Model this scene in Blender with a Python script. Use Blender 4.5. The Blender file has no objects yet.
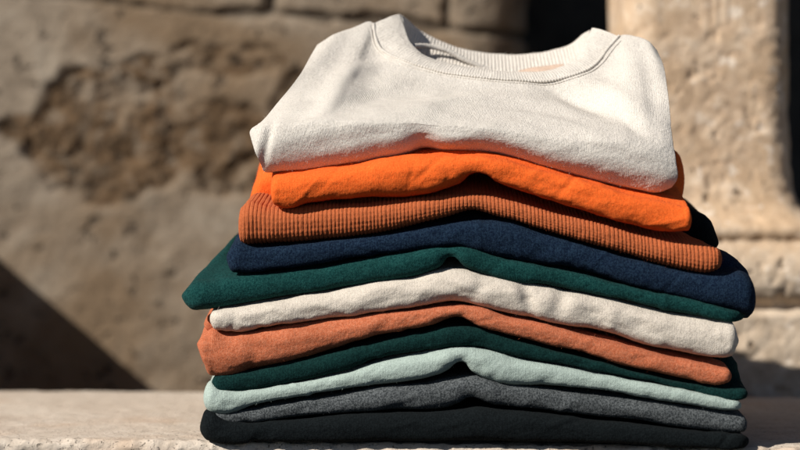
import bpy, math
import numpy as np
from math import radians

rng = np.random.default_rng(7)
SC = bpy.context.scene
COL = SC.collection
F, CX, HY, CY, CZ = 2080.0, 400.0, 196.0, -1.6, 0.19   # lens in photo pixels, horizon row, camera place
FR = -0.04                                              # the pile's front edge comes nearer to the right

# ------------------------------------------------------------------ small maths
def unproj(px, py, Y):
    d = Y - CY
    return (px - CX) * d / F, CZ - (py - HY) * d / F
def proj(P):
    d = P[..., 1] - CY
    return CX + P[..., 0] * F / d, HY + (CZ - P[..., 2]) * F / d
def front(px):
    return FR * (px - 200.0) / 550.0
def curve(pts, x):
    """smooth monotone-ish interpolation through points"""
    p = np.array(pts, float); xs, ys = p[:, 0], p[:, 1]
    h = np.diff(xs); dl = np.diff(ys) / h
    m = np.zeros(len(xs)); m[1:-1] = (dl[:-1] * h[1:] + dl[1:] * h[:-1]) / (h[1:] + h[:-1]); m[0] = dl[0]; m[-1] = dl[-1]
    x = np.clip(x, xs[0], xs[-1])
    i = np.clip(np.searchsorted(xs, x) - 1, 0, len(xs) - 2)
    t = (x - xs[i]) / h[i]
    return ((2*t**3 - 3*t**2 + 1) * ys[i] + (t**3 - 2*t**2 + t) * h[i] * m[i]
            + (-2*t**3 + 3*t**2) * ys[i+1] + (t**3 - t**2) * h[i] * m[i+1])
def pcurve(pts, s):
    """parametric curve through points (any dimension), s in 0..1 by length"""
    p = np.array(pts, float)
    L = np.r_[0, np.cumsum(np.linalg.norm(np.diff(p[:, :2], axis=0), axis=1))]; L /= L[-1]
    return np.stack([curve(np.c_[L, p[:, k]], s) for k in range(p.shape[1])], -1)
def _hash(ix, iy, iz, seed):
    n = (ix * 374761393 + iy * 668265263 + iz * 2147483647 + seed * 974711) & 0x7fffffff
    n = ((n ^ (n >> 13)) * 1274126177) & 0x7fffffff
    n = (n ^ (n >> 16)) & 0x7fffffff
    return (n % 65536) / 32768.0 - 1.0
def vnoise(P, seed=0):
    P = np.asarray(P, float); I = np.floor(P).astype(np.int64); f = P - I; f = f*f*f*(f*(f*6-15)+10)
    r = 0
    for dx in (0, 1):
        for dy in (0, 1):
            for dz in (0, 1):
                w = (f[..., 0] if dx else 1-f[..., 0]) * (f[..., 1] if dy else 1-f[..., 1]) * (f[..., 2] if dz else 1-f[..., 2])
                r = r + w * _hash(I[..., 0]+dx, I[..., 1]+dy, I[..., 2]+dz, seed)
    return r
def fbm(P, octs=4, seed=0, gain=0.5):
    P = np.asarray(P, float); r = 0; a = 1
    for k in range(octs):
        r = r + a * vnoise(P * 2.03**k + 17.3*k, seed + k); a *= gain
    return r
def sstep(a, b, x):
    t = np.clip((x - a) / (b - a), 0, 1); return t*t*(3-2*t)

# ------------------------------------------------------------------ mesh output
def grid_normals(G, wrap):
    if wrap:
        du = np.gradient(G, axis=0); dv = (np.roll(G, -1, 1) - np.roll(G, 1, 1)) / 2
    else:
        du = np.gradient(G, axis=0); dv = np.gradient(G, axis=1)
    n = np.cross(du, dv); l = np.linalg.norm(n, axis=-1, keepdims=True)
    return n / np.maximum(l, 1e-12)
def grid_faces(nu, nv, wrap):
    m = nv if wrap else nv - 1
    i, j = np.meshgrid(np.arange(nu-1), np.arange(m), indexing='ij')
    j2 = (j + 1) % nv
    return np.stack([i*nv+j, (i+1)*nv+j, (i+1)*nv+j2, i*nv+j2], -1).reshape(-1, 4), (i, j)
def make_mesh(name, V, Fc, uvs=None, mat=None, parent=None, attrs=None, smooth=True):
    me = bpy.data.meshes.new(name)
    me.vertices.add(len(V)); me.vertices.foreach_set('co', np.asarray(V, np.float32).ravel())
    nf = len(Fc); me.loops.add(nf*4); me.loops.foreach_set('vertex_index', np.asarray(Fc, np.int32).ravel())
    me.polygons.add(nf); me.polygons.foreach_set('loop_start', np.arange(0, nf*4, 4, dtype=np.int32))
    me.polygons.foreach_set('loop_total', np.full(nf, 4, np.int32))
    me.update(calc_edges=True)
    if uvs is not None:
        l = me.uv_layers.new(name='UVMap'); l.data.foreach_set('uv', np.asarray(uvs, np.float32).ravel())
    for k, a in (attrs or {}).items():
        at = me.attributes.new(k, 'FLOAT', 'POINT'); at.data.foreach_set('value', np.asarray(a, np.float32).ravel())
    me.polygons.foreach_set('use_smooth', np.full(nf, smooth))
    me.validate()
    if mat: me.materials.append(mat)
    o = bpy.data.objects.new(name, me); COL.objects.link(o)
    if parent: o.parent = parent
    return o
def fuzz(G, N, UV, n, lmin=.0008, lmax=.0028, wid=.00006):
    """short loose fibres standing off the knit; returned as extra quads of the same mesh"""
    nu, nv = G.shape[:2]
    A = np.linalg.norm(np.cross(np.gradient(G, axis=0), np.gradient(G, axis=1)), axis=-1).ravel(); A = np.minimum(A, np.percentile(A, 97))
    idx = rng.choice(nu*nv, n, p=A/A.sum())
    p = G.reshape(-1, 3)[idx] + rng.normal(0, .0006, (n, 3)); nn = N.reshape(-1, 3)[idx]; uv = UV.reshape(-1, 2)[idx]
    p = p - nn * .0006
    d = nn + rng.normal(0, .75, (n, 3)); d /= np.linalg.norm(d, axis=1, keepdims=True)
    L = (lmin + (lmax-lmin) * rng.random(n)**3.0)[:, None]
    c = rng.normal(0, .8, (n, 3))
    side = np.cross(d, rng.normal(0, 1, (n, 3))); side /= np.linalg.norm(side, axis=1, keepdims=True) + 1e-9
    pts = [p, p + d*L*.5 + c*L*.1, p + d*L*.8 + c*L*.35]
    ws = [wid, wid*.9, wid*.4]
    V = np.stack([q + s*w*side for q, w in zip(pts, ws) for s in (-1, 1)], 1).reshape(-1, 3)
    b = (np.arange(n)*6)[:, None]
    Fc = np.concatenate([b + np.array([0, 1, 3, 2]), b + np.array([2, 3, 5, 4])], 0)
    U = np.concatenate([np.repeat(uv[:, None, :], 4, 1)]*2, 0).reshape(-1, 2)
    return V, Fc, U
def cloth(name, G, UV, mat, wrap=True, parent=None, hairs=0, flip=False, solid=0.0):
    nu, nv = G.shape[:2]
    N = grid_normals(G, wrap)
    if flip: N = -N
    Fc, (i, j) = grid_faces(nu, nv, wrap)
    V = G.reshape(-1, 3)
    Uv = UV.reshape(-1, 2)
    lu = Uv[Fc].copy()
    if wrap:
        last = (j.ravel() == nv-1)
        lu[last, 2, 1] = lu[last, 1, 1] + .001; lu[last, 3, 1] = lu[last, 0, 1] + .001
    if not wrap and solid > 0:      # a second skin behind makes the sheet a real thickness
        n0 = len(V); V2 = V - (N.reshape(-1, 3) * solid); 
        Fb = Fc[:, ::-1] + n0
        rim = []
        ring = [a*nv for a in range(nu)] + [(nu-1)*nv + b for b in range(1, nv)] + [a*nv + nv-1 for a in range(nu-2, -1, -1)] + [b for b in range(nv-2, 0, -1)]
        for a, b in zip(ring, ring[1:] + ring[:1]): rim.append([b, a, a+n0, b+n0])
        rim = np.array(rim)
        V = np.concatenate([V, V2]); UU = np.concatenate([Uv, Uv])
        Fc = np.concatenate([Fc, Fb, rim]); lu = np.concatenate([lu, UU[Fb], UU[rim]])
    if flip: Fc = Fc[:, ::-1]; lu = lu[:, ::-1]
    if hairs:
        hv, hf, hu = fuzz(G, N, UV, hairs)
        Fc = np.concatenate([Fc, hf + len(V)]); V = np.concatenate([V, hv]); lu = np.concatenate([lu.reshape(-1, 2), hu])
    return make_mesh(name, V, Fc, lu.reshape(-1, 2), mat, parent)

# ------------------------------------------------------------------ materials
class NT:
    def __init__(s, name):
        s.m = bpy.data.materials.new(name); s.m.use_nodes = True; s.t = s.m.node_tree; s.n = s.t.nodes
        s.b = s.n['Principled BSDF']
    def new(s, ty, **kw):
        n = s.n.new(ty)
        for k, v in kw.items():
            if hasattr(n, k) and not k.startswith('i_'): setattr(n, k, v)
        return n
    def link(s, a, b): s.t.links.new(a, b)
    def val(s, sock, v):
        if isinstance(v, (int, float, tuple)): sock.default_value = v
        else: s.link(v, sock)
    def math(s, op, a, b=0.0, c=None, clamp=False):
        n = s.n.new('ShaderNodeMath'); n.operation = op; n.use_clamp = clamp
        s.val(n.inputs[0], a); s.val(n.inputs[1], b)
        if c is not None: s.val(n.inputs[2], c)
        return n.outputs[0]
    def noise(s, vec, scale, detail=4, rough=.55, dist=0.0):
        n = s.n.new('ShaderNodeTexNoise'); s.link(vec, n.inputs['Vector'])
        n.inputs['Scale'].default_value = scale; n.inputs['Detail'].default_value = detail
        n.inputs['Roughness'].default_value = rough; n.inputs['Distortion'].default_value = dist
        return n.outputs['Fac']
    def ramp(s, fac, stops):
        n = s.n.new('ShaderNodeValToRGB'); s.link(fac, n.inputs[0]); cr = n.color_ramp
        while len(cr.elements) < len(stops): cr.elements.new(0.5)
        for e, (p, c) in zip(cr.elements, stops):
            e.position = p; e.color = (c[0], c[1], c[2], 1) if isinstance(c, tuple) else (c, c, c, 1)
        return n.outputs[0]
    def mix(s, fac, a, b, mode='MIX'):
        n = s.n.new('ShaderNodeMix'); n.data_type = 'RGBA'; n.blend_type = mode
        s.val(n.inputs[0], fac)
        for sk, v in ((n.inputs[6], a), (n.inputs[7], b)):
            if isinstance(v, tuple): sk.default_value = (v[0], v[1], v[2], 1)
            else: s.link(v, sk)
        return n.outputs[2]
    def bump(s, h, dist, strength=1.0, normal=None):
        n = s.n.new('ShaderNodeBump'); n.inputs['Distance'].default_value = dist; n.inputs['Strength'].default_value = strength
        s.link(h, n.inputs['Height'])
        if normal is not None: s.link(normal, n.inputs['Normal'])
        return n.outputs['Normal']

def knit(name, col, dark=.62, heather=.12, wale=.00125, bump=.00035, hcol=None, sheen=.25, hscale=700, mott=.10, ws=.5):
    t = NT(name)
    uvn = t.new('ShaderNodeUVMap'); uvn.uv_map = 'UVMap'; uv = uvn.outputs[0]
    obj = t.new('ShaderNodeTexCoord').outputs['Object']
    wob = t.noise(obj, 60, 2)
    sx = t.new('ShaderNodeSeparateXYZ'); t.link(uv, sx.inputs[0])
    u = t.math('ADD', sx.outputs[0], t.math('MULTIPLY', t.math('SUBTRACT', wob, .5), wale*1.6)); v = sx.outputs[1]
    ph = t.math('MULTIPLY', u, 1.0/wale)
    tri = t.math('ABSOLUTE', t.math('SUBTRACT', t.math('FRACT', ph), .5))          # 0 centre .. .5 edge
    colm = t.math('POWER', t.math('SUBTRACT', 1.0, t.math('MULTIPLY', tri, 1.9)), .6)   # rounded wale
    row = t.math('FRACT', t.math('ADD', t.math('MULTIPLY', v, 1.0/(wale*.8)), t.math('MULTIPLY', tri, 1.4)))
    rowm = t.math('ABSOLUTE', t.math('SUBTRACT', row, .5))
    st = t.math('SUBTRACT', t.math('MULTIPLY', colm, .9), t.math('MULTIPLY', rowm, .75))
    fz = t.noise(obj, 1500, 3, .7)
    irr = t.noise(obj, 420, 3, .6)
    h = t.math('ADD', t.math('MULTIPLY', st, t.math('MULTIPLY', t.math('ADD', .3, irr), ws*1.3)), t.math('ADD', t.math('MULTIPLY', fz, 1.2), t.math('MULTIPLY', irr, 1.3)))
    lint = t.noise(obj, 260, 4, .65)
    nrm = t.bump(h, bump)
    nrm = t.bump(lint, bump*1.6, .5, nrm)
    # colour: yarn with darker gaps, heathered flecks and slow mottling
    hn = t.ramp(t.noise(obj, hscale, 2, .6), [(.40, 0.0), (.60, 1.0)])
    hc = hcol or tuple(min(1, c*1.5+.02) for c in col)
    dk = tuple(c*dark for c in col)
    base = t.mix(t.math('MULTIPLY', hn, heather), col, hc)
    gap = t.ramp(t.math('ADD', t.math('MULTIPLY', st, .6*ws), t.math('ADD', t.math('MULTIPLY', fz, .35), t.math('MULTIPLY', irr, .45))), [(.24, 1.0), (.62, 0.0)])
    base = t.mix(t.math('MULTIPLY', gap, .75), base, dk, 'MIX')
    mo = t.ramp(t.noise(obj, 38, 4, .6), [(.35, 1-mott), (.65, 1.0)])
    base = t.mix(1.0, base, mo, 'MULTIPLY')
    fl = t.ramp(t.noise(obj, 1150, 2, .6), [(.34, 1-.30), (.5, 1.0), (.66, 1.0)])
    base = t.mix(.8, base, fl, 'MULTIPLY')
    fb = t.ramp(t.noise(obj, 900, 2, .6), [(.60, 0.0), (.74, 1.0)])
    base = t.mix(t.math('MULTIPLY', fb, .35), base, hc)
    t.link(base, t.b.inputs['Base Color'])
    t.b.inputs['Roughness'].default_value = 1.0
    t.b.inputs['Specular IOR Level'].default_value = .12
    t.b.inputs['Sheen Weight'].default_value = sheen
    t.b.inputs['Sheen Roughness'].default_value = .45
    t.b.inputs['Sheen Tint'].default_value = tuple(min(1, c*1.2+.12) for c in col) + (1,)
    t.link(nrm, t.b.inputs['Normal'])
    return t.m

M = {}
M['cream']  = knit('cream_wool', (.73, .675, .60), .74, .3, hcol=(.82, .78, .72), sheen=.12, mott=.07, ws=.9)
M['ecru']   = knit('ecru_wool', (.68, .605, .51), .70, .35, hcol=(.77, .71, .62), sheen=.12, mott=.10, ws=.6)
M['orange'] = knit('orange_wool', (.95, .145, .022), .62, .3, hcol=(.99, .24, .05), sheen=.08, mott=.12, ws=.5)
M['rust']   = knit('rust_rib_wool', (.47, .118, .040), .55, .25, hcol=(.60, .20, .085), sheen=.10, bump=.0003, mott=.08, wale=.0015, ws=.7)
M['terra']  = knit('terracotta_wool', (.53, .140, .060), .58, .6, hcol=(.70, .27, .15), sheen=.12, mott=.2, ws=.4)
M['navy']   = knit('navy_wool', (.003, .010, .028), .45, .6, hcol=(.023, .050, .088), sheen=.06, mott=.18, ws=.8)
M['green']  = knit('teal_green_wool', (.0025, .035, .034), .45, .6, hcol=(.018, .092, .083), sheen=.07, mott=.2, ws=.7)
M['pine']   = knit('pine_green_wool', (.0018, .019, .018), .45, .55, hcol=(.010, .052, .047), sheen=.05, mott=.2, ws=.6)
M['mint']   = knit('mint_wool', (.39, .475, .425), .75, .4, hcol=(.49, .58, .53), sheen=.12, mott=.07, ws=.55)
M['grey']   = knit('heather_grey_wool', (.038, .044, .047), .4, .85, hcol=(.17, .185, .19), sheen=.05, hscale=800, mott=.2, ws=.7)
M['black']  = knit('black_wool', (.0035, .0055, .0065), .5, .35, hcol=(.016, .022, .024), sheen=.03, mott=.1)

def stone(name, kind):
    t = NT(name); obj = t.new('ShaderNodeTexCoord').outputs['Object']
    if kind == 'wall':
        big = t.noise(obj, 4.5, 5, .6, .4); mid = t.noise(obj, 22, 6, .65, .3); fine = t.noise(obj, 130, 5, .7)
        plaster = t.ramp(mid, [(.28, (.150, .117, .084)), (.5, (.270, .218, .162)), (.68, (.33, .278, .215))])
        plaster = t.mix(t.ramp(big, [(.42, 0.0), (.62, 1.0)]), plaster, (.195, .137, .085))
        core = t.ramp(t.noise(obj, 34, 6, .7, .8), [(.30, (.028, .021, .015)), (.42, (.085, .055, .031)), (.54, (.130, .080, .042)), (.66, (.175, .138, .100))])
        at = t.new('ShaderNodeAttribute'); at.attribute_name = 'bare'
        c = t.mix(t.math('MULTIPLY', at.outputs['Fac'], t.ramp(t.noise(obj, 17, 5, .65, .5), [(.36, .12), (.49, 1.0)])), plaster, core)
        at2 = t.new('ShaderNodeAttribute'); at2.attribute_name = 'joint'
        c = t.mix(t.math('MULTIPLY', at2.outputs['Fac'], .8), c, (.055, .042, .03))
        pit = t.ramp(t.noise(obj, 48, 3, .5), [(.30, 1.0), (.37, 0.0)])
        c = t.mix(t.math('MULTIPLY', pit, .75), c, (.05, .038, .028))
        n = t.bump(mid, .006, .8); n = t.bump(fine, .0015, .8, n); n = t.bump(pit, -.003, 1.0, n)
    elif kind == 'pier':
        big = t.noise(obj, 9, 5, .6, .5); mid = t.noise(obj, 42, 6, .7, .4); fine = t.noise(obj, 190, 5, .7)
        c = t.ramp(mid, [(.25, (.34, .235, .150)), (.46, (.50, .365, .250)), (.60, (.60, .465, .335)), (.76, (.74, .64, .53))])
        c = t.mix(t.ramp(big, [(.45, 0.0), (.65, .6)]), c, (.54, .37, .22))
        sx = t.new('ShaderNodeSeparateXYZ'); t.link(obj, sx.inputs[0])
        low = t.math('SUBTRACT', 1.0, t.math('MULTIPLY', t.math('ADD', sx.outputs[2], t.math('MULTIPLY', big, .05)), 5.2), clamp=True)
        c = t.mix(t.ramp(low, [(.0, 0.0), (.25, .75)]), c, t.ramp(mid, [(.3, (.38, .30, .22)), (.7, (.66, .56, .44))]))
        wh = t.ramp(t.noise(obj, 60, 4, .6), [(.60, 0.0), (.68, 1.0)]); c = t.mix(t.math('MULTIPLY', wh, .6), c, (.80, .71, .60))
        pit = t.ramp(t.noise(obj, 75, 3, .55), [(.27, 1.0), (.35, 0.0)]); c = t.mix(t.math('MULTIPLY', pit, .8), c, (.13, .085, .05))
        n = t.bump(mid, .0022, .7); n = t.bump(fine, .0012, .8, n); n = t.bump(pit, -.002, 1.0, n)
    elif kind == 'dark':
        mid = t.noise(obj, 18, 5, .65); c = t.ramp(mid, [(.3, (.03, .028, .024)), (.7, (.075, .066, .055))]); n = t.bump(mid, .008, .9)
    else:
        big = t.noise(obj, 7, 5, .6, .4); mid = t.noise(obj, 55, 6, .7, .2); fine = t.noise(obj, 420, 5, .75)
        c = t.ramp(big, [(.30, (.46, .375, .30)), (.5, (.56, .475, .39)), (.7, (.62, .55, .465))])
        c = t.mix(.45, c, t.ramp(mid, [(.25, (.36, .28, .20)), (.5, (.56, .48, .39)), (.75, (.70, .63, .54))]))
        c = t.mix(t.ramp(t.noise(obj, 11, 3), [(.55, 0.0), (.75, .55)]), c, (.52, .36, .24))
        spk = t.ramp(t.noise(obj, 330, 3, .6), [(.30, 1.0), (.38, 0.0)]); c = t.mix(t.math('MULTIPLY', spk, .7), c, (.12, .10, .08))
        n = t.bump(mid, .0022, .8); n = t.bump(fine, .0009, .9, n); n = t.bump(spk, -.001, 1.0, n)
    t.link(c, t.b.inputs['Base Color']); t.link(n, t.b.inputs['Normal'])
    t.b.inputs['Roughness'].default_value = .93; t.b.inputs['Specular IOR Level'].default_value = .2
    return t.m

# ------------------------------------------------------------------ folded garments
def edge_spacing(L, R, n, e):
    """columns, denser near both ends"""
    a = 1 - np.cos(np.linspace(0, np.pi/2, 16)); a = a / a[-1]
    mid = np.linspace(L+e, R-e, n)
    return np.r_[L + e*a[:-1], mid, (R - e*a[:-1])[::-1]]
def lerp(a, b, t): return a + (b-a)*t

def slab(name, top, bot, mat, tb=0., tt=0., depth=.26, Y0=0., kl=0., kr=0., rl=0., rr=0., wl=70, wr=70, nose=1.35, sq=.85,
         cap=6, corner=.012, rib=None, dents=(), seed=0, amp=.0009, hairs=14000, parent=None, ncol=430, lead=None, fold=0.0):
    """a folded knit seen from its front fold: top/bot are the fold's upper and lower lines across the pile.
    tb, tt: slope of underside and upper side towards the back; kl/kr, rl/rr: how the two side ends run in and rise behind."""
    L, R = max(top[0][0], bot[0][0]), min(top[-1][0], bot[-1][0])
    c = edge_spacing(L, R, ncol, cap)
    yt, yb = curve(top, c), curve(bot, c)
    base = Y0 + front(c) + (curve(lead, c) if lead else 0)
    x, zt = unproj(c, yt, base); _, zb = unproj(c, yb, base)
    dl, dr = c - L, R - c; d = np.minimum(dl, dr)
    q = np.clip(d/cap, 0, 1); capf = np.sqrt(np.maximum(1-(1-q)**2, 0)); 
    rc = corner*F/(1.6); qc = np.clip(d/rc, 0, 1)
    plan = corner * (1 - np.sqrt(np.maximum(1-(1-qc)**2, 0)))
    zm, h = (zt+zb)/2, np.maximum((zt-zb)/2*capf, 5e-5)
    wL, wR = np.clip(1-dl/wl, 0, 1)**1.3, np.clip(1-dr/wr, 0, 1)**1.3
    nn, nb = 44, 26
    th = np.linspace(-np.pi/2, np.pi/2, nn)
    r = np.minimum(h*nose, .03)
    rows = []
    bk = np.linspace(1, 0, nb)[:-1]**1.4
    def pt(t, up):         # behind the nose, t 0..1 to the back
        y = base + plan + r + (depth - r) * t
        e = 1.0
        z = zm + up*h
        return y, z
    B = .014
    for t in bk:
        y, z = pt(t, -1); rows.append((y, z, 0, t))
    for a in th:
        cy = np.abs(np.cos(a))**(sq if a > 0 else lerp(sq, .55, min(1, -a*2))); sz = np.sign(np.sin(a))*np.abs(np.sin(a))**.9
        rows.append((base + plan + r*(1-cy), zm + h*sz, .5+.5*np.sin(a), 0))
    for t in bk[::-1]:
        y, z = pt(t, 1); rows.append((y, z, 1, t))
    # rounded back edge
    for a in np.linspace(np.pi/2, -np.pi/2, 12)[1:-1]:
        rows.append((base + plan + depth + B*np.cos(a), zm + h*np.sin(a), .5+.5*np.sin(a), 1))
    Yg = np.stack([r_[0]*np.ones_like(c) for r_ in rows], 1); Zg = np.stack([r_[1]*np.ones_like(c) for r_ in rows], 1)
    up = np.array([r_[2] for r_ in rows])[None, :]
    back = np.maximum(Yg - (base + plan + r)[:, None], 0)
    cf = capf[:, None]
    Zg = Zg + back * (lerp(lerp(tb, tt, .5), lerp(tb, tt, up), cf)) + back*(rl*wL + rr*wR)[:, None]
    Xg = x[:, None] * (1 + 0*Yg) + back*(kl*wL - kr*wR)[:, None]
    G = np.stack([Xg, Yg, Zg], -1)
    # lengths for the knit
    xl = np.r_[0, np.cumsum(np.hypot(np.diff(x), np.diff(zm)))]
    mid = len(c)//2
    vl = np.r_[0, np.cumsum(np.linalg.norm(np.diff(G[mid], axis=0), axis=1))]
    UV = np.stack([xl[:, None] + 0*Yg, vl[None, :] + 0*Yg], -1)
    N = grid_normals(G, True)
    if np.mean(N[:, nb-1+nn//2, 1]) > 0: N = -N; flip = True
    else: flip = False
    endf = np.clip(d/8, 0, 1)[:, None]
    D = amp*fbm(G*np.array([28, 40, 55]) + seed*9.1, 3, seed) + amp*.17*fbm(G*np.array([130, 150, 170]), 2, seed+3) + .00012*vnoise(G*900, seed+5)
    # slow sideways waviness of the fold
    D = D + .0012*vnoise(np.stack([Xg*14, 0*Xg+seed, 0*Xg], -1), seed+9) * (back < .004)
    D = D*(.25+.75*endf)
    if rib:
        ph = xl/rib + .55*vnoise(np.stack([xl*30, 0*xl, 0*xl], -1), 41) + .2*vnoise(np.stack([xl*110, 0*xl, 0*xl], -1), 42)
        rr_ = np.abs(np.sin(np.pi*ph))**.55
        stitch = .5+.5*np.cos(2*np.pi*vl/.0025)
        D = D + (rr_[:, None]-.75)*.0007*(.3+.7*endf) + .0003*stitch[None, :]*rr_[:, None]
    r2 = np.random.default_rng(100+seed)
    if not rib: dents = list(dents) + [(r2.uniform(L+10, R-10), None, r2.uniform(5, 18), r2.uniform(1.6, 4), r2.normal(0, 35), r2.choice([-1, 1])*r2.uniform(.0003, .0009)) for _ in range(int((R-L)/26))]
    if dents:
        PX, PY = proj(G)
        for (dx, dy, sx, sy, ang, amt) in dents:
            if dy is None: dy = float(np.interp(dx, c, lerp(yt, yb, r2.uniform(.15, .85))))
            ca, sa = math.cos(math.radians(ang)), math.sin(math.radians(ang))
            a, b = (PX-dx)*ca + (PY-dy)*sa, -(PX-dx)*sa + (PY-dy)*ca
            D = D - amt*np.exp(-.5*((a/sx)**2 + (b/sy)**2)) * (back < .05)
    G = G + N*D[..., None]
    return cloth(name, G, UV, mat, True, parent, hairs, flip)

def tag(o, label=None, cat=None, group=None, kind=None):
    if label: o['label'] = label
    if cat: o['category'] = cat
    if group: o['group'] = group
    if kind: o['kind'] = kind
    return o
GRP = 'folded sweaters stacked in one pile'

# boundaries traced left to right
black_bot = [(199,437),(205,440),(260,441),(400,441),(570,442),(628,444),(686,446),(743,448),(751,446)]
black_top = [(199,422),(203,414),(209,412),(222,420),(242,425),(286,422),(343,417),(400,415),(428,415),(457,412),(477,409),(494,411),(543,415),(600,422),(628,425),(686,431),(735,435),(751,438)]
grey_bot  = [(209,417),(216,422),(242,424),(286,420),(343,414),(400,410),(428,410),(457,406),(477,402),(494,405),(543,411),(600,418),(628,421),(686,428),(735,434),(749,433)]
grey_top  = [(209,411),(228,412),(257,407),(315,398),(370,389),(428,383),(452,378),(468,376),(485,378),(510,384),(543,388),(570,391),(628,398),(686,406),(735,413),(749,417)]
mint_bot  = [(203,407),(210,411),(257,405),(315,395),(370,387),(428,378),(450,370),(461,366),(470,370),(497,381),(543,385),(600,391),(628,395),(686,403),(730,410),(743,410)]
mint_top  = [(203,388),(210,384),(219,388),(231,391),(286,384),(343,372),(370,364),(413,355),(440,351),(457,349),(480,351),(509,356),(543,363),(600,374),(628,379),(686,392),(730,400),(743,402)]
pine_bot  = [(211,390),(219,393),(231,392),(286,383),(343,370),(370,362),(413,353),(440,349),(457,347),(480,349),(509,355),(543,362),(600,373),(628,378),(686,391),(735,402),(749,398)]
pine_top  = [(211,378),(220,376),(257,370),(315,358),(370,343),(428,330),(457,326),(480,329),(500,335),(543,347),(600,361),(628,369),(686,382),(735,388),(749,391)]
terra_bot = [(197,346),(202,360),(208,374),(214,376),(257,368),(315,354),(370,339),(428,326),(457,321),(475,324),(486,328),(543,344),(600,358),(628,367),(686,380),(722,386),(733,382)]
terra_top = [(197,343),(204,337),(212,331),(222,333),(286,326),(343,319),(400,311),(457,307),(480,309),(500,315),(543,323),(570,331),(628,346),(686,359),(722,367),(733,371)]
ecru_bot  = [(209,326),(213,330),(222,332),(286,325),(343,317),(400,308),(428,305),(457,303),(475,305),(491,309),(543,320),(570,327),(600,333),(628,341),(686,354),(722,359),(738,356)]
ecru_top  = [(209,312),(222,309),(286,299),(343,290),(370,285),(413,277),(436,271),(457,269),(480,273),(514,282),(543,286),(600,297),(628,302),(686,315),(722,320),(738,322)]
green_bot = [(179,300),(187,309),(205,311),(230,307),(286,297),(343,288),(370,282),(413,275),(440,266),(452,262),(463,265),(486,272),(514,280),(543,284),(600,295),(628,301),(686,313),(735,321),(748,319)]
green_top = [(179,294),(188,284),(210,280),(239,276),(286,271),(343,262),(400,254),(428,250),(457,247),(475,250),(490,256),(543,266),(570,270),(628,286),(686,299),(735,311),(748,314)]
navy_bot  = [(225,266),(229,271),(239,273),(286,268),(343,259),(400,252),(428,248),(457,245),(486,252),(543,264),(570,268),(628,285),(686,298),(735,310),(758,319)]
navy_top  = [(225,250),(232,243),(257,246),(315,243),(370,237),(428,226),(471,222),(509,223),(543,232),(600,247),(628,256),(686,271),(722,274),(745,272),(758,280)]
rib_bot   = [(238,240),(244,243),(257,243),(315,240),(370,233),(400,228),(428,221),(455,216),(480,216),(509,220),(543,230),(570,237),(600,245),(628,254),(686,269),(712,272),(723,268)]
rib_top   = [(238,210),(246,204),(270,207),(310,204),(370,202),(428,197),(455,193),(471,192),(486,194),(514,201),(558,214),(600,223),(628,231),(677,241),(712,246),(723,250)]
oran_bot  = [(270,203),(277,208),(309,204),(370,197),(428,193),(455,186),(477,179),(494,183),(514,189),(555,203),(600,218),(628,226),(677,233),(693,231)]
oran_top  = [(270,180),(278,175),(300,172),(340,166),(380,160),(420,155),(450,153),(480,155),(510,160),(550,170),(600,184),(640,194),(675,202),(693,206)]

S = []
def sweater(label, *a, **k):
    o = slab('folded_sweater', *a, **k); tag(o, label, 'sweater', GRP); S.append(o); return o

o = sweater('black sweater at the very bottom, lying on the stone ledge', black_top, black_bot, M['black'], 0, .02, .28, seed=1, cap=7, nose=1.0, amp=.0007)
o = sweater('mottled heather grey sweater between the black and pale mint ones', grey_top, grey_bot, M['grey'], .02, .045, .27, Y0=.004, seed=2, cap=5, corner=.008,
            dents=[(470,402,10,7,80,.0035),(640,420,30,4,12,.001)])
o = sweater('pale mint green sweater resting on the grey one', mint_top, mint_bot, M['mint'], .045, .075, .275, Y0=.002, seed=3, cap=5, corner=.008,
            dents=[(461,368,7,10,0,.0045),(449,357,14,5,-20,-.0015)])
o = sweater('dark pine green sweater below the terracotta one, above the mint one', pine_top, pine_bot, M['pine'], .075, .105, .275, Y0=.004, seed=4, cap=4, corner=.007, rr=.12, kr=.0, dents=[(480,345,10,8,0,.002)])
o = sweater('terracotta sweater with smooth knit between pale ecru and dark green', terra_top, terra_bot, M['terra'], .105, .135, .27, Y0=.001, seed=5, cap=4, corner=.007, amp=.0011, rl=.05, dents=[(458,322,12,6,0,.004)])
o = sweater('ecru sweater with rumpled right end in the middle of the pile', ecru_top, ecru_bot, M['ecru'], .135, .165, .28, Y0=.000, kr=.12, seed=6, cap=4, corner=.007, amp=.0012,
            dents=[(528,298,5,9,-20,.0035),(515,292,9,4,30,-.0015),(560,303,6,9,15,.003),(592,312,8,7,30,.002),(640,325,10,5,20,.002),(455,300,16,5,0,.002),(478,290,5,12,25,.0012),(612,318,5,9,10,-.0012),(300,312,30,4,-6,.0008)])
o = sweater('teal green sweater whose left end hangs out beyond the pile', green_top, green_bot, M['green'], .165, .20, .275, Y0=.003, seed=7, cap=6, kl=.34, rl=.20, wl=75, kr=.22, rr=-.1,
            corner=.02, dents=[(452,263,6,12,-12,.0055),(462,256,14,4,30,-.0012)])
o = sweater('dark navy blue sweater under the ribbed rust one', navy_top, navy_bot, M['navy'], .20, .235, .27, Y0=.003, seed=8, cap=7, kl=.1, rl=.05, kr=.26, rr=-.06, wr=95, nose=1.1)
navy = o
o = sweater('rust brown sweater in thick vertical rib knit', rib_top, rib_bot, M['rust'], .235, .265, .25, Y0=.000, seed=9, cap=3, corner=.007, rib=.0031, ncol=1400, kl=.15, kr=.35, rr=-.12, wr=60, amp=.0007, dents=[(474,216,12,7,0,.004)])
ribs = o
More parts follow.
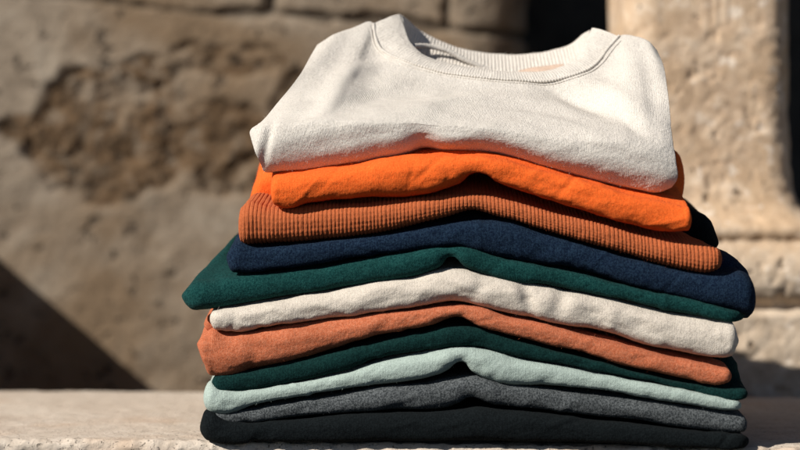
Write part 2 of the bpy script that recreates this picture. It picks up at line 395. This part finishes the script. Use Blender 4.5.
o = sweater('bright orange sweater directly under the cream one', oran_top, oran_bot, M['orange'], .265, .30, .20, Y0=-.009, seed=10, cap=3, corner=.006, kl=-.05, kr=.05, amp=.0012,
            dents=[(479,183,9,7,0,.0045),(455,200,20,5,-10,-.001),(320,188,22,5,-8,.0012),(560,188,25,5,15,.0012)])
oran = o

# sleeves and back folds that show at the ends of the pile
slab('folded_sleeve', [(249,197),(256,180),(264,172),(300,166),(330,164)], [(249,202),(256,206),(264,207),(300,205),(330,203)], M['orange'], .2, .26, .15, Y0=.05, cap=5, seed=21, ncol=90, hairs=1500, parent=oran, corner=.01)
slab('folded_sleeve', [(640,160),(665,154),(682,150),(688,160)], [(640,208),(665,212),(682,208),(688,200)], M['orange'], .12, .0, .07, Y0=.10, kr=.5, cap=4, seed=22, ncol=70, hairs=800, parent=oran, corner=.02)
slab('folded_sleeve', [(640,190),(676,196),(700,211),(709,216),(717,227),(722,240)], [(640,250),(676,254),(700,257),(709,256),(717,252),(722,247)], M['black'], .1, .12, .12, Y0=.07, cap=5, seed=23, ncol=90, hairs=1200, parent=navy, corner=.02)  # back fold of the navy sweater, its deep shade painted as black wool
slab('folded_sleeve', [(640,244),(690,246),(722,250),(742,262),(753,278),(757,296)], [(640,300),(690,308),(722,313),(742,318),(753,320),(757,318)], M['navy'], .05, .03, .12, Y0=.03, cap=5, seed=24, ncol=110, hairs=1500, parent=navy, corner=.02)
slab('folded_sleeve', [(203,322),(207,316),(214,312),(240,308)], [(203,327),(207,332),(214,333),(240,331)], M['terra'], .1, .14, .12, Y0=.03, cap=3, seed=25, ncol=60, hairs=500, parent=S[4], corner=.008)
slab('folded_sleeve', [(700,320),(728,326),(737,331),(741,338)], [(700,350),(728,353),(737,350),(741,345)], M['ecru'], .1, .12, .10, Y0=.02, cap=3, seed=27, ncol=60, hairs=900, parent=S[5], corner=.01)
slab('folded_sleeve', [(690,352),(725,350),(737,360),(744,378),(747,392)], [(690,398),(725,402),(737,403),(744,402),(747,400)], M['pine'], .05, .08, .16, Y0=.03, cap=4, seed=26, ncol=80, hairs=900, parent=S[3], corner=.02)

# ------------------------------------------------------------------ the cream sweater on top
NU, NV = 560, 170
s = np.linspace(0, 1, NU)[:, None]; v = np.linspace(0, 1, NV)[None, :]
# boundary curves in photo pixels; each point also says how far back it lies (metres)
Bp = [(263,171),(300,169),(340,163),(380,157),(408,152),(423,149),(440,150),(480,151),(510,156),(550,167),(600,180),(640,189),(664,191),(672,188)]
Tp = [(317,45,.125),(331,36,.135),(350,30,.145),(372,23,.150),(375,37,.135),(383,50,.120),(400,60,.105),(430,69,.096),(470,76,.090),(520,80,.088),(562,78,.092),(588,70,.100),(603,58,.115),(612,46,.130),(620,36,.145),(636,37,.145),(648,41,.135),(657,50,.12)]
Lp = [(263,171,.0),(258,158,.0),(252,142,.004),(250,131,.008),(262,121,.016),(278,102,.035),(290,88,.05),(301,73,.068),(310,57,.098),(317,45,.125)]
Rp = [(672,188,.0),(677,180,.002),(675,158,.008),(672,135,.02),(670,112,.035),(667,86,.06),(663,64,.095),(657,50,.12)]
b = pcurve([(x, y, 0) for x, y in Bp], s[:, 0]); tcv = pcurve(Tp, s[:, 0]); l = pcurve(Lp, v[0]); r_ = pcurve(Rp, v[0])
S3, V3 = s[..., None], v[..., None]
C = ((1-V3)*b[:, None, :] + V3*tcv[:, None, :] + (1-S3)*l[None] + S3*r_[None]
     - ((1-S3)*(1-V3)*b[0] + S3*(1-V3)*b[-1] + (1-S3)*V3*tcv[0] + S3*V3*tcv[-1]))
Yc = tcv[:, None, 2]*(.78*sstep(.30, 1.0, v)**.9*np.ones_like(s) + .22*v**2)
edge = np.minimum(s, 1-s)
wB = np.exp(-edge/.10)*(v > .25) + np.exp(-edge/.04)*(v <= .25)
wB = np.exp(-edge/(.04 + .08*sstep(.2, .45, v)))
Yc = Yc*(1-wB) + np.where(s < .5, l[None, :, 2], r_[None, :, 2])*wB
# front roll: bulges outwards between its foot and its shoulder
Yc = Yc - .004*np.sin(np.pi*np.clip(v/.62, 0, 1))*(1-np.exp(-edge/.03)) + .011*(1-np.clip(v/.20, 0, 1))**2.2
PXc, PYc = C[..., 0], C[..., 1]
base = front(PXc)
Yw = base + Yc
X, Z = unproj(PXc, PYc, Yw)
G = np.stack([X, Yw, Z], -1)
# underside rows in front of the first, back rows after the last
under = []
for k, (dy, dz) in enumerate([(.17, .040), (.13, .030), (.09, .018), (.05, .006), (.03, .001), (.016, -.001), (.007, -.0012)]):
    q = G[:, 0].copy(); q[:, 1] += dy; q[:, 2] += dz; q[:, 0] += np.where(s[:, 0] < .5, 1, -1)*np.exp(-edge[:, 0]/.06)*dy*.25; under.append(q)
sh = 1 - np.clip((np.abs(tcv[:, 0]-497) - 118)/8, 0, 1)      # 1 in the neck opening, 0 on the shoulders
after = []
for k, (dy, dz) in enumerate([(.004, -.0005), (.010, -.003), (.018, -.009), (.026, -.020), (.030, -.045), (.030, -.075)]):
    q = G[:, -1].copy(); 
    q[:, 1] += dy*(1-sh) + sh*min(dy, .012)*.6; q[:, 2] += dz*(1-sh) + sh*dz*.35; after.append(q)
G = np.concatenate([np.stack(under, 1), G, np.stack(after, 1)], 1)
nu_, ns_ = len(under), len(after)
xl = np.r_[0, np.cumsum(np.linalg.norm(np.diff(G[:, nu_+40], axis=0), axis=1))]
vl = np.concatenate([np.zeros((NU, 1)), np.cumsum(np.linalg.norm(np.diff(G, axis=1), axis=2), axis=1)], 1)
UV = np.stack([xl[:, None] + 0*vl, vl], -1)
N = grid_normals(G, False)
if np.mean(N[:, nu_+60, 1]) > 0: N = -N; flipb = True
else: flipb = False
D = .0011*fbm(G*np.array([22, 30, 40]), 3, 31) + .00018*fbm(G*np.array([110, 110, 140]), 2, 33) + .00012*vnoise(G*900, 35)
PX, PY = proj(G)
for (dx, dy, sx, sy, ang, amt) in [
        (423,139,12,11,0,.0045),(405,150,20,5,-8,-.002),(503,147,18,7,15,.0022),
        (350,58,40,6,-8,.0022),(330,112,45,4,-10,.0011),(402,92,34,4,-10,.0013),(545,112,36,4,12,.0013),(648,70,7,18,-12,.0016),(430,104,30,3,-8,-.0009),(500,118,26,4,4,.0011),(610,150,30,4,16,.0011),(350,140,30,4,-8,.001),(365,98,50,5,-14,.0014),(320,80,45,5,-14,-.0016),(372,120,60,6,-12,-.0015),
        (592,104,34,7,24,.0050),(612,94,26,6,24,-.0024),(628,118,16,4,40,.0022),(575,96,20,3,20,.0014),(560,92,30,5,18,.0018),(640,86,10,30,-10,-.002),(632,128,22,9,24,.0024),
        (520,100,45,5,6,-.0016),(480,92,45,5,3,.0014),(655,100,6,26,0,.0012),(362,44,10,7,0,.0018),(312,106,16,6,-38,.0010),
        (585,135,40,7,16,-.0022),(450,118,36,6,-4,.0012),(268,140,3,18,12,.0025),(258,146,3,14,10,-.0012)]:
    ca, sa = math.cos(math.radians(ang)), math.sin(math.radians(ang))
    a, bb = (PX-dx)*ca + (PY-dy)*sa, -(PX-dx)*sa + (PY-dy)*ca
    D = D - amt*np.exp(-.5*((a/sx)**2 + (bb/sy)**2))
low = (PY > 124)
D = D*np.where(low, 1, .1+.9*np.clip(edge/.07, 0, 1))
G = G + N*D[..., None]
sideL = G[0, nu_:nu_+NV].copy(); sideR = G[-1, nu_:nu_+NV].copy()
rowT = G[:, nu_+NV-1].copy(); rowN = N[:, nu_+NV-1].copy(); rowU = G[:, nu_+NV-7].copy()
top_sw = cloth('folded_sweater', G, UV, M['cream'], False, None, 22000, flipb, solid=.0007)
tag(top_sw, 'cream crew neck sweater on top of the pile, collar showing', 'sweater', GRP)

def band(name, A, B_, mat, n, m, puff, rib, amp, solid, parent, hairs=0, seed=50, sign=1):
    """ribbed strip between two curves given as (px, py, Y)"""
    ss = np.linspace(0, 1, n); a, b = pcurve(A, ss), pcurve(B_, ss)
    def w(q):
        Y = front(q[:, 0]) + q[:, 2]; x, z = unproj(q[:, 0], q[:, 1], Y); return np.stack([x, Y, z], -1)
    a, b = w(a), w(b)
    t = np.linspace(0, 1, m)
    G = a[:, None]*(1-t)[None, :, None] + b[:, None]*t[None, :, None]
    N = grid_normals(G, False)
    if sign*np.mean(N[..., 1]) > 0: N = -N; fl = True
    else: fl = False
    xl = np.r_[0, np.cumsum(np.linalg.norm(np.diff((a+b)/2, axis=0), axis=1))]
    D = puff*(np.sin(np.pi*t)*(.35+.65*t))[None, :] + amp*(np.abs(np.sin(np.pi*xl/rib))**.6)[:, None]*(np.sin(np.pi*t)**.3)[None, :] + .0004*fbm(G*90, 2, seed)
    G = G + N*D[..., None]
    vl = np.linspace(0, .02, m)
    UV = np.stack([xl[:, None] + 0*vl[None], vl[None] + 0*xl[:, None]], -1)
    return cloth(name, G, UV, mat, False, parent, hairs, fl, solid=solid)
seamP = [(370,24,.150),(374,38,.134),(383,51,.118),(400,61,.103),(430,70,.094),(470,77,.088),(520,81,.086),(563,79,.090),(590,70,.098),(605,58,.113),(614,46,.128),(622,36,.146)]
innerP = [(400,14,.152),(405,27,.145),(410,41,.134),(420,52,.124),(445,62,.116),(485,69,.112),(525,72,.111),(556,68,.114),(574,59,.122),(584,44,.136),(592,28,.152)]
nk = np.where((tcv[:, 0] > 372.5) & (tcv[:, 0] < 620))[0]; nk = nk[np.linspace(0, len(nk)-1, 34).astype(int)]
def back_to_px(P, dy=0.):
    a_, b_ = proj(P); return [(x_, y_, Y_ - front(x_) + dy) for x_, y_, Y_ in zip(a_, b_, P[:, 1])]
collA = back_to_px(rowT[nk] - rowN[nk]*.0012)
seamA = back_to_px(rowT[nk] + rowN[nk]*.0004); seamB = back_to_px(rowU[nk] + rowN[nk]*.0001)
band('collar', collA, innerP, M['cream'], 900, 24, .0022, .0022, .00035, .0022, top_sw, 2500, 51)
backT = [(400,14,.152),(407,19,.166),(416,27,.176),(435,38,.180),(460,48,.182),(490,53,.183),(522,54,.183),(553,50,.182),(572,43,.184),(583,34,.178),(590,30,.164)]
backB = [(402,28,.146),(409,46,.150),(420,56,.152),(438,63,.152),(462,70,.150),(490,76,.148),(522,78,.148),(550,74,.150),(568,66,.155),(582,54,.156),(590,40,.150)]
band('collar', backT, backB, M['cream'], 900, 20, .0012, .0030, .0009, .0020, top_sw, 2200, 52)

def tube(name, pts, rad, mat, parent, wob=0, n=300, m=8):
    q = pcurve(pts, np.linspace(0, 1, n)); Y = front(q[:, 0]) + q[:, 2]; x, z = unproj(q[:, 0], q[:, 1], Y); P = np.stack([x, Y, z], -1)
    T = np.gradient(P, axis=0); T /= np.linalg.norm(T, axis=1, keepdims=True)
    A = np.cross(T, [0, .5, 1.]); A /= np.linalg.norm(A, axis=1, keepdims=True); Bn = np.cross(T, A)
    th = np.linspace(0, 2*np.pi, m, endpoint=False)
    L = np.r_[0, np.cumsum(np.linalg.norm(np.diff(P, axis=0), axis=1))]
    rr = rad*(1 + wob*np.abs(np.sin(np.pi*L/.0024)))[:, None, None]
    rr[0] = rr[-1] = 1e-5
    G = P[:, None] + rr*(np.cos(th)[None, :, None]*A[:, None] + np.sin(th)[None, :, None]*Bn[:, None])
    UV = np.stack([L[:, None]+0*th[None], th[None]*rad+0*L[:, None]], -1)
    N = grid_normals(G, True); fl = np.mean(N[:, 0]*A) < 0
    return cloth(name, G, UV, mat, True, parent, 0, fl)
tube('seam', seamA, .0009, M['cream'], top_sw, .5, 700)
tube('seam', seamB, .0005, M['cream'], top_sw, .5, 700)
# rolled inner neck tape and a small blank tan label behind it
tube('neck_tape', [(412,46,.140),(425,46,.150),(445,50,.155),(465,60,.156),(490,70,.158)], .0020, M['cream'], top_sw, .1, 300, 12)
lab = band('neck_label', [(519,70,.155),(533,67.5,.156),(550,65.5,.156),(564,64,.155)], [(518,74,.148),(535,74,.148),(550,73,.148),(563,70,.149)], knit('tan_label', (.66,.49,.38), .85, .1, sheen=0), 60, 10, .0003, .004, 0, .0006, top_sw)

# shoulders and back of the cream sweater, closing it behind the collar
K = [(317,46,.127),(330,38,.138),(350,31,.150),(372,25,.158),(398,17,.162),(412,27,.181),(435,39,.185),(460,49,.187),(490,54,.188),(522,55,.188),(553,51,.187),(572,44,.185),(586,35,.176),(596,32,.165),(620,37,.155),(636,38,.152),(648,42,.142),(657,51,.125)]
q = pcurve(K, np.linspace(0, 1, 260)); Y = front(q[:, 0]) + q[:, 2]; x, z = unproj(q[:, 0], q[:, 1], Y); P0 = np.stack([x, Y, z], -1)
tt_ = np.linspace(0, 1, 30)[None, :, None]
End = P0.copy(); End[:, 1] = .215; End[:, 2] = .235
G = P0[:, None]*(1-tt_) + End[:, None]*tt_
G[..., 1] += .02*np.sin(np.pi*tt_[..., 0]); G[..., 2] -= .004*(1-(1-np.minimum(tt_[..., 0]*6, 1))**2)
G = G + (.0012*fbm(G*40, 3, 61))[..., None]*np.array([0, 1, 0])
xl = np.r_[0, np.cumsum(np.linalg.norm(np.diff(P0, axis=0), axis=1))]
UV = np.stack([xl[:, None]+0*tt_[..., 0], tt_[..., 0]*.09+0*xl[:, None]], -1)
N = grid_normals(G, False)
backL, backR = G[0].copy(), G[-1].copy()
cloth('back_panel', G, UV, M['cream'], False, top_sw, 1500, bool(np.mean(N[..., 1]) < 0), solid=.0015)

# the folded-in sides between the front and the back of the cream sweater
for fr_, bk_, sg in ((sideL, backL, 1), (sideR, backR, -1)):
    kk = np.linspace(0, 1, 60)
    A_ = fr_[(kk*(len(fr_)-1)).astype(int)]; B_ = np.stack([np.interp(1-kk, np.linspace(0, 1, len(bk_)), bk_[:, q_]) for q_ in range(3)], -1)
    u_ = np.linspace(0, 1, 40)[None, :, None]
    Gs = A_[:, None]*(1-u_) + B_[:, None]*u_
    Gs[..., 0] += sg*.010*np.sin(np.pi*u_[..., 0])*np.sin(np.pi*kk)[:, None] + .001*fbm(Gs*50, 3, 66)*np.sin(np.pi*u_[..., 0])
    Gs[:, 0] += np.array([sg*.0006, .0008, 0])
    UVs = np.stack([.15*u_[..., 0] + 0*kk[:, None], .12*kk[:, None] + 0*u_[..., 0]], -1)
    Ns = grid_normals(Gs, False)
    cloth('side_panel', Gs, UVs, M['cream'], False, top_sw, 500, bool(sg*np.mean(Ns[..., 0]) > 0), solid=.0008)

# ------------------------------------------------------------------ stone
def seg_dist(px, pz, a, b):
    a, b = np.array(a), np.array(b); ab = b-a
    t = np.clip(((px-a[0])*ab[0] + (pz-a[1])*ab[1]) / (ab@ab), 0, 1)
    return np.hypot(px-a[0]-t*ab[0], pz-a[1]-t*ab[1])
def nonuni(a, lo, hi, b, step, coarse):
    return np.r_[np.linspace(a, lo, coarse)[:-1], np.arange(lo, hi, step), np.linspace(hi, b, coarse)]

# wall: rises 0.8 m behind the pile, its right end rounds back into a dark opening
WY = .80
xs = nonuni(-1.8, -.60, .065, .065, .0034, 40)[:-39]
zs = nonuni(-.6, -.06, .47, 2.6, .0034, 50)
arc = np.linspace(0, np.pi/2, 40)[1:]
flatx = xs; RC = .085
lx = np.r_[flatx, flatx[-1] + RC*np.sin(arc), np.full(25, flatx[-1]+RC)]
ly = np.r_[np.full(len(flatx), WY), WY + RC*(1-np.cos(arc)), WY + RC + np.linspace(.01, .7, 25)]
nx = np.r_[np.zeros(len(flatx)), np.sin(arc), np.ones(25)]; ny = -np.sqrt(1-nx**2)
Xw, Zw = np.meshgrid(lx, zs, indexing='ij'); Yw = np.repeat(ly[:, None], len(zs), 1)
G = np.stack([Xw, Yw, Zw], -1)
def wp(px, py): x, z = unproj(px, py, WY); return (x, z)
lines = [[(-90,-12),(60,-6),(120,2),(175,10),(225,13),(275,12),(330,17),(400,22),(450,29),(530,33),(620,36)],
         [(274,-70),(271,-20),(273,12)], [(447,-75),(449,-20),(447,28)], [(-30,-80),(-25,-10)]]
dist = np.full(Xw.shape, 9.)
for ln in lines:
    pp = [wp(*p_) for p_ in ln]
    for a_, b_ in zip(pp, pp[1:]): dist = np.minimum(dist, seg_dist(Xw, Zw, a_, b_))
n1 = fbm(G*np.array([30, 30, 30]), 3, 71)
jw = .0045 + .003*n1
joint = 1 - sstep(0, 1, (dist/np.maximum(jw, .0015) - .5)/1.2)
# bare patch where the plaster has fallen off
n2 = fbm(G*np.array([11, 11, 11]), 4, 73)
def ell(px, py, a, b_, ang=0):
    cx_, cz_ = wp(px, py); s_ = 2.4/F
    ca, sa = math.cos(math.radians(ang)), math.sin(math.radians(ang)); dx_, dz_ = Xw-cx_, Zw-cz_
    return np.hypot((dx_*ca+dz_*sa)/(a*s_), (-dx_*sa+dz_*ca)/(b_*s_))
e = np.minimum.reduce([ell(112,92,72,36), ell(88,148,58,62,10), ell(178,132,72,52), ell(238,150,70,64), ell(30,128,28,12), ell(240,60,60,22), ell(330,120,90,70)])
bare = 1 - sstep(.86, 1.02, e + .34*n2)
rough = fbm(G*np.array([42, 42, 42]), 5, 75, .6)
D = -.007*joint + bare*(-.004 + .0038*rough) + .0028*fbm(G*8, 4, 77)*(1-bare*.3) + .0009*rough
G = G + np.stack([nx[:, None]*D, ny[:, None]*D, 0*D], -1)
Fc, _ = grid_faces(*G.shape[:2], False)
wall = make_mesh('stone_wall', G.reshape(-1, 3), Fc, None, stone('old_plaster', 'wall'), attrs={'bare': bare, 'joint': joint})
tag(wall, 'old stone wall with flaking plaster behind the left of the pile', 'wall')

def rock_box(name, x0, x1, y0, y1, z0, z1, mat, step=.012, amp=.003, parent=None, rad=.01, seed=0, fr=20):
    """a hewn block: rounded box with uneven faces"""
    import bmesh
    sx, sy, sz = x1-x0, y1-y0, z1-z0
    bm = bmesh.new(); 
    def face(o_, a, b_, na, nb):
        vs = [[bm.verts.new(o_ + a*i/na + b_*j/nb) for j in range(nb+1)] for i in range(na+1)]
        for i in range(na):
            for j in range(nb): bm.faces.new((vs[i][j], vs[i+1][j], vs[i+1][j+1], vs[i][j+1]))
    from mathutils import Vector as Vc
    n = lambda L: max(2, min(160, int(L/step)))
    X_, Y_, Z_ = Vc((sx,0,0)), Vc((0,sy,0)), Vc((0,0,sz)); O = Vc((x0,y0,z0))
    face(O, X_, Z_, n(sx), n(sz)); face(O+Y_, Z_, X_, n(sz), n(sx)); face(O, Z_, Y_, n(sz), n(sy)); face(O+X_, Y_, Z_, n(sy), n(sz))
    face(O+Z_, X_, Y_, n(sx), n(sy)); face(O, Y_, X_, n(sy), n(sx))
    bmesh.ops.remove_doubles(bm, verts=bm.verts, dist=1e-5)
    V = np.array([v_.co for v_ in bm.verts]); Fq = np.array([[v_.index for v_ in f.verts] for f in (bm.verts.index_update() or bm.faces)])
    bm.free()
    lo, hi = np.array([x0, y0, z0])+rad, np.array([x1, y1, z1])-rad
    c_ = np.clip(V, lo, hi); dd = V-c_; ln = np.linalg.norm(dd, axis=1, keepdims=True); nrm = dd/np.maximum(ln, 1e-9)
    V = c_ + nrm*(rad + amp*fbm(V*fr, 4, 90+seed))[:, None]
    return make_mesh(name, V, Fq, None, mat, parent)
darkm = stone('shaded_stone', 'dark')  # near-black tone paints in the shade of the opening
rock_box('shadow_block', -.95, -.50, .44, WY+.02, -.6, .1545, wall.data.materials[0], .02, .002, wall, .006, 1)  # block out of view, added to cast the slanting shadow on the wall
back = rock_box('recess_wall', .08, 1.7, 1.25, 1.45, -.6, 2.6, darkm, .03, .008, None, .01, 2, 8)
tag(back, 'stone wall deep in the opening behind the pillar, its shade put into the colour', 'wall')

# pillar with moulded base
PX0, PX1, PYf, PYb = .222, .386, .44, .62
prof = [(-.6,.042),(-.02,.042),(.0745,.042),(.0765,.0405),(.0785,.034),(.0815,.031),(.0840,.031),(.0865,.034),(.0905,.040),(.096,.0445),(.103,.047),(.112,.048),(.121,.0465),(.130,.043),(.138,.038),(.1425,.034),(.1450,.031),
        (.1475,.031),(.1495,.0335),(.153,.035),(.158,.035),(.1615,.033),(.164,.029),(.168,.023),(.173,.016),(.180,.010),(.190,.006),(.205,.003),(.225,.001),(.26,0),(2.6,0)]
pz, po = np.array(prof).T
zz = np.r_[np.linspace(-.6, -.05, 12)[:-1], np.arange(-.05, .36, .0022), np.linspace(.36, 2.6, 60)]
oo = np.interp(zz, pz, po)
def loop(o_, z_):
    r0 = .030
    xa, xb, ya, yb = PX0-o_, PX1+o_, PYf-o_, PYb
    pts = [(xa, y) for y in np.linspace(yb, ya+r0, 60)]
    pts += [(xa+r0-r0*math.cos(a), ya+r0-r0*math.sin(a)) for a in np.linspace(0, math.pi/2, 16)[1:-1]]
    pts += [(x, ya) for x in np.linspace(xa+r0, xb-r0, 110)]
    pts += [(xb-r0+r0*math.sin(a), ya+r0-r0*math.cos(a)) for a in np.linspace(0, math.pi/2, 16)[1:-1]]
    pts += [(xb, y) for y in np.linspace(ya+r0, yb, 60)]
    return pts
G = np.array([[(x, y, z_) for x, y in loop(o_, z_)] for o_, z_ in zip(oo, zz)])
N = grid_normals(G, False); 
if np.mean(N[:, 80:150, 1]) > 0: N = -N; fl = True
else: fl = False
n1 = fbm(G*26, 4, 81, .55); pits = np.maximum(-fbm(G*55, 3, 83) - .45, 0)
D = .0007*n1 + .0008*fbm(G*95, 3, 85) - .004*pits + .0010*fbm(G*7, 2, 87)
G = G + N*D[..., None]
Fc, _ = grid_faces(*G.shape[:2], False)
if fl: Fc = Fc[:, ::-1]
pier = make_mesh('stone_pillar', G.reshape(-1, 3), Fc, None, stone('golden_limestone', 'pier'))
tag(pier, 'weathered golden limestone pillar with moulded base at right', 'pillar')

# ledge: front arris chipped, runs nearer on the right
ang = math.atan2(-FR*-1, 550/1300.0)
xs = nonuni(-1.6, -.36, .36, 1.6, .0022, 40)
yy = np.r_[np.arange(0, .05, .0020), np.linspace(.05, .40, 90)]
fz = np.r_[np.arange(-.5, -.062, .005), np.arange(-.06, -.006, .002)]
rA = .006; al = np.linspace(0, np.pi/2, 7)
py_ = np.r_[np.zeros(len(fz)), rA*(1-np.cos(al)), yy[yy > rA+.001], [.402, .404], [.404]*6]
pz_ = np.r_[fz, -rA + rA*np.sin(al), np.zeros((yy > rA+.001).sum()), [-.001, -.005], np.linspace(-.02, -.5, 6)]
G = np.zeros((len(xs), len(py_), 3)); G[..., 0] = xs[:, None]; G[..., 1] = py_[None]; G[..., 2] = pz_[None]
N = grid_normals(G, False)
fl = np.mean(N[:, 60, 2]) < 0
if fl: N = -N
edgew = np.exp(-np.abs(G[..., 1])/.010)
chips = np.maximum(-fbm(G*np.array([38, 60, 60]), 4, 91) - .15, 0)
D = .0006*fbm(G*14, 3, 93) + .0004*fbm(G*90, 3, 95) + edgew*(.0014*fbm(G*120, 4, 97, .65) - .007*chips)
G = G + N*D[..., None]
G[..., 1] += .008 + FR/(550/1300.0)*(G[..., 0]+.154)
Fc, _ = grid_faces(*G.shape[:2], False)
if fl: Fc = Fc[:, ::-1]
ledge = make_mesh('stone_ledge', G.reshape(-1, 3), Fc, None, stone('pale_stone', 'ledge'))
tag(ledge, 'pale worn stone ledge under the pile', None, None, 'structure')

# ------------------------------------------------------------------ light, sky, camera
SUN = np.array([.675, .45, -.585]); SUN /= np.linalg.norm(SUN)
from mathutils import Vector
ld = bpy.data.lights.new('sun', 'SUN'); ld.energy = 5.0; ld.angle = radians(.53); ld.color = (1, .95, .88)
lo = bpy.data.objects.new('sun', ld); COL.objects.link(lo); lo.rotation_euler = Vector(SUN).to_track_quat('-Z', 'Y').to_euler(); lo.location = (-2, -2, 2)
w = bpy.data.worlds.new('World'); SC.world = w; w.use_nodes = True; nt = w.node_tree
sky = nt.nodes.new('ShaderNodeTexSky'); sky.sky_type = 'NISHITA'; sky.sun_disc = False; sky.air_density = .5; sky.dust_density = .3
sky.sun_elevation = math.asin(-SUN[2]); sky.sun_rotation = math.atan2(-SUN[0], -SUN[1])
nt.links.new(sky.outputs[0], nt.nodes['Background'].inputs[0]); nt.nodes['Background'].inputs[1].default_value = .05

cd = bpy.data.cameras.new('camera'); cam = bpy.data.objects.new('camera', cd); COL.objects.link(cam); SC.camera = cam
cam.location = (0, CY, CZ); cam.rotation_euler = (radians(90), 0, 0)
cd.sensor_width = 36; cd.lens = F/800*36; cd.shift_y = -(225-HY)/800; cd.clip_end = 100; cd.clip_start = .05
cd.dof.use_dof = True; cd.dof.focus_distance = 1.62; cd.dof.aperture_fstop = 3.6
SC.view_settings.view_transform = 'Standard'; SC.view_settings.look = 'None'; SC.view_settings.exposure = .27; SC.view_settings.gamma = 1
SC.cycles.max_bounces = 8; SC.cycles.diffuse_bounces = 5
SC.cycles.use_denoising = True
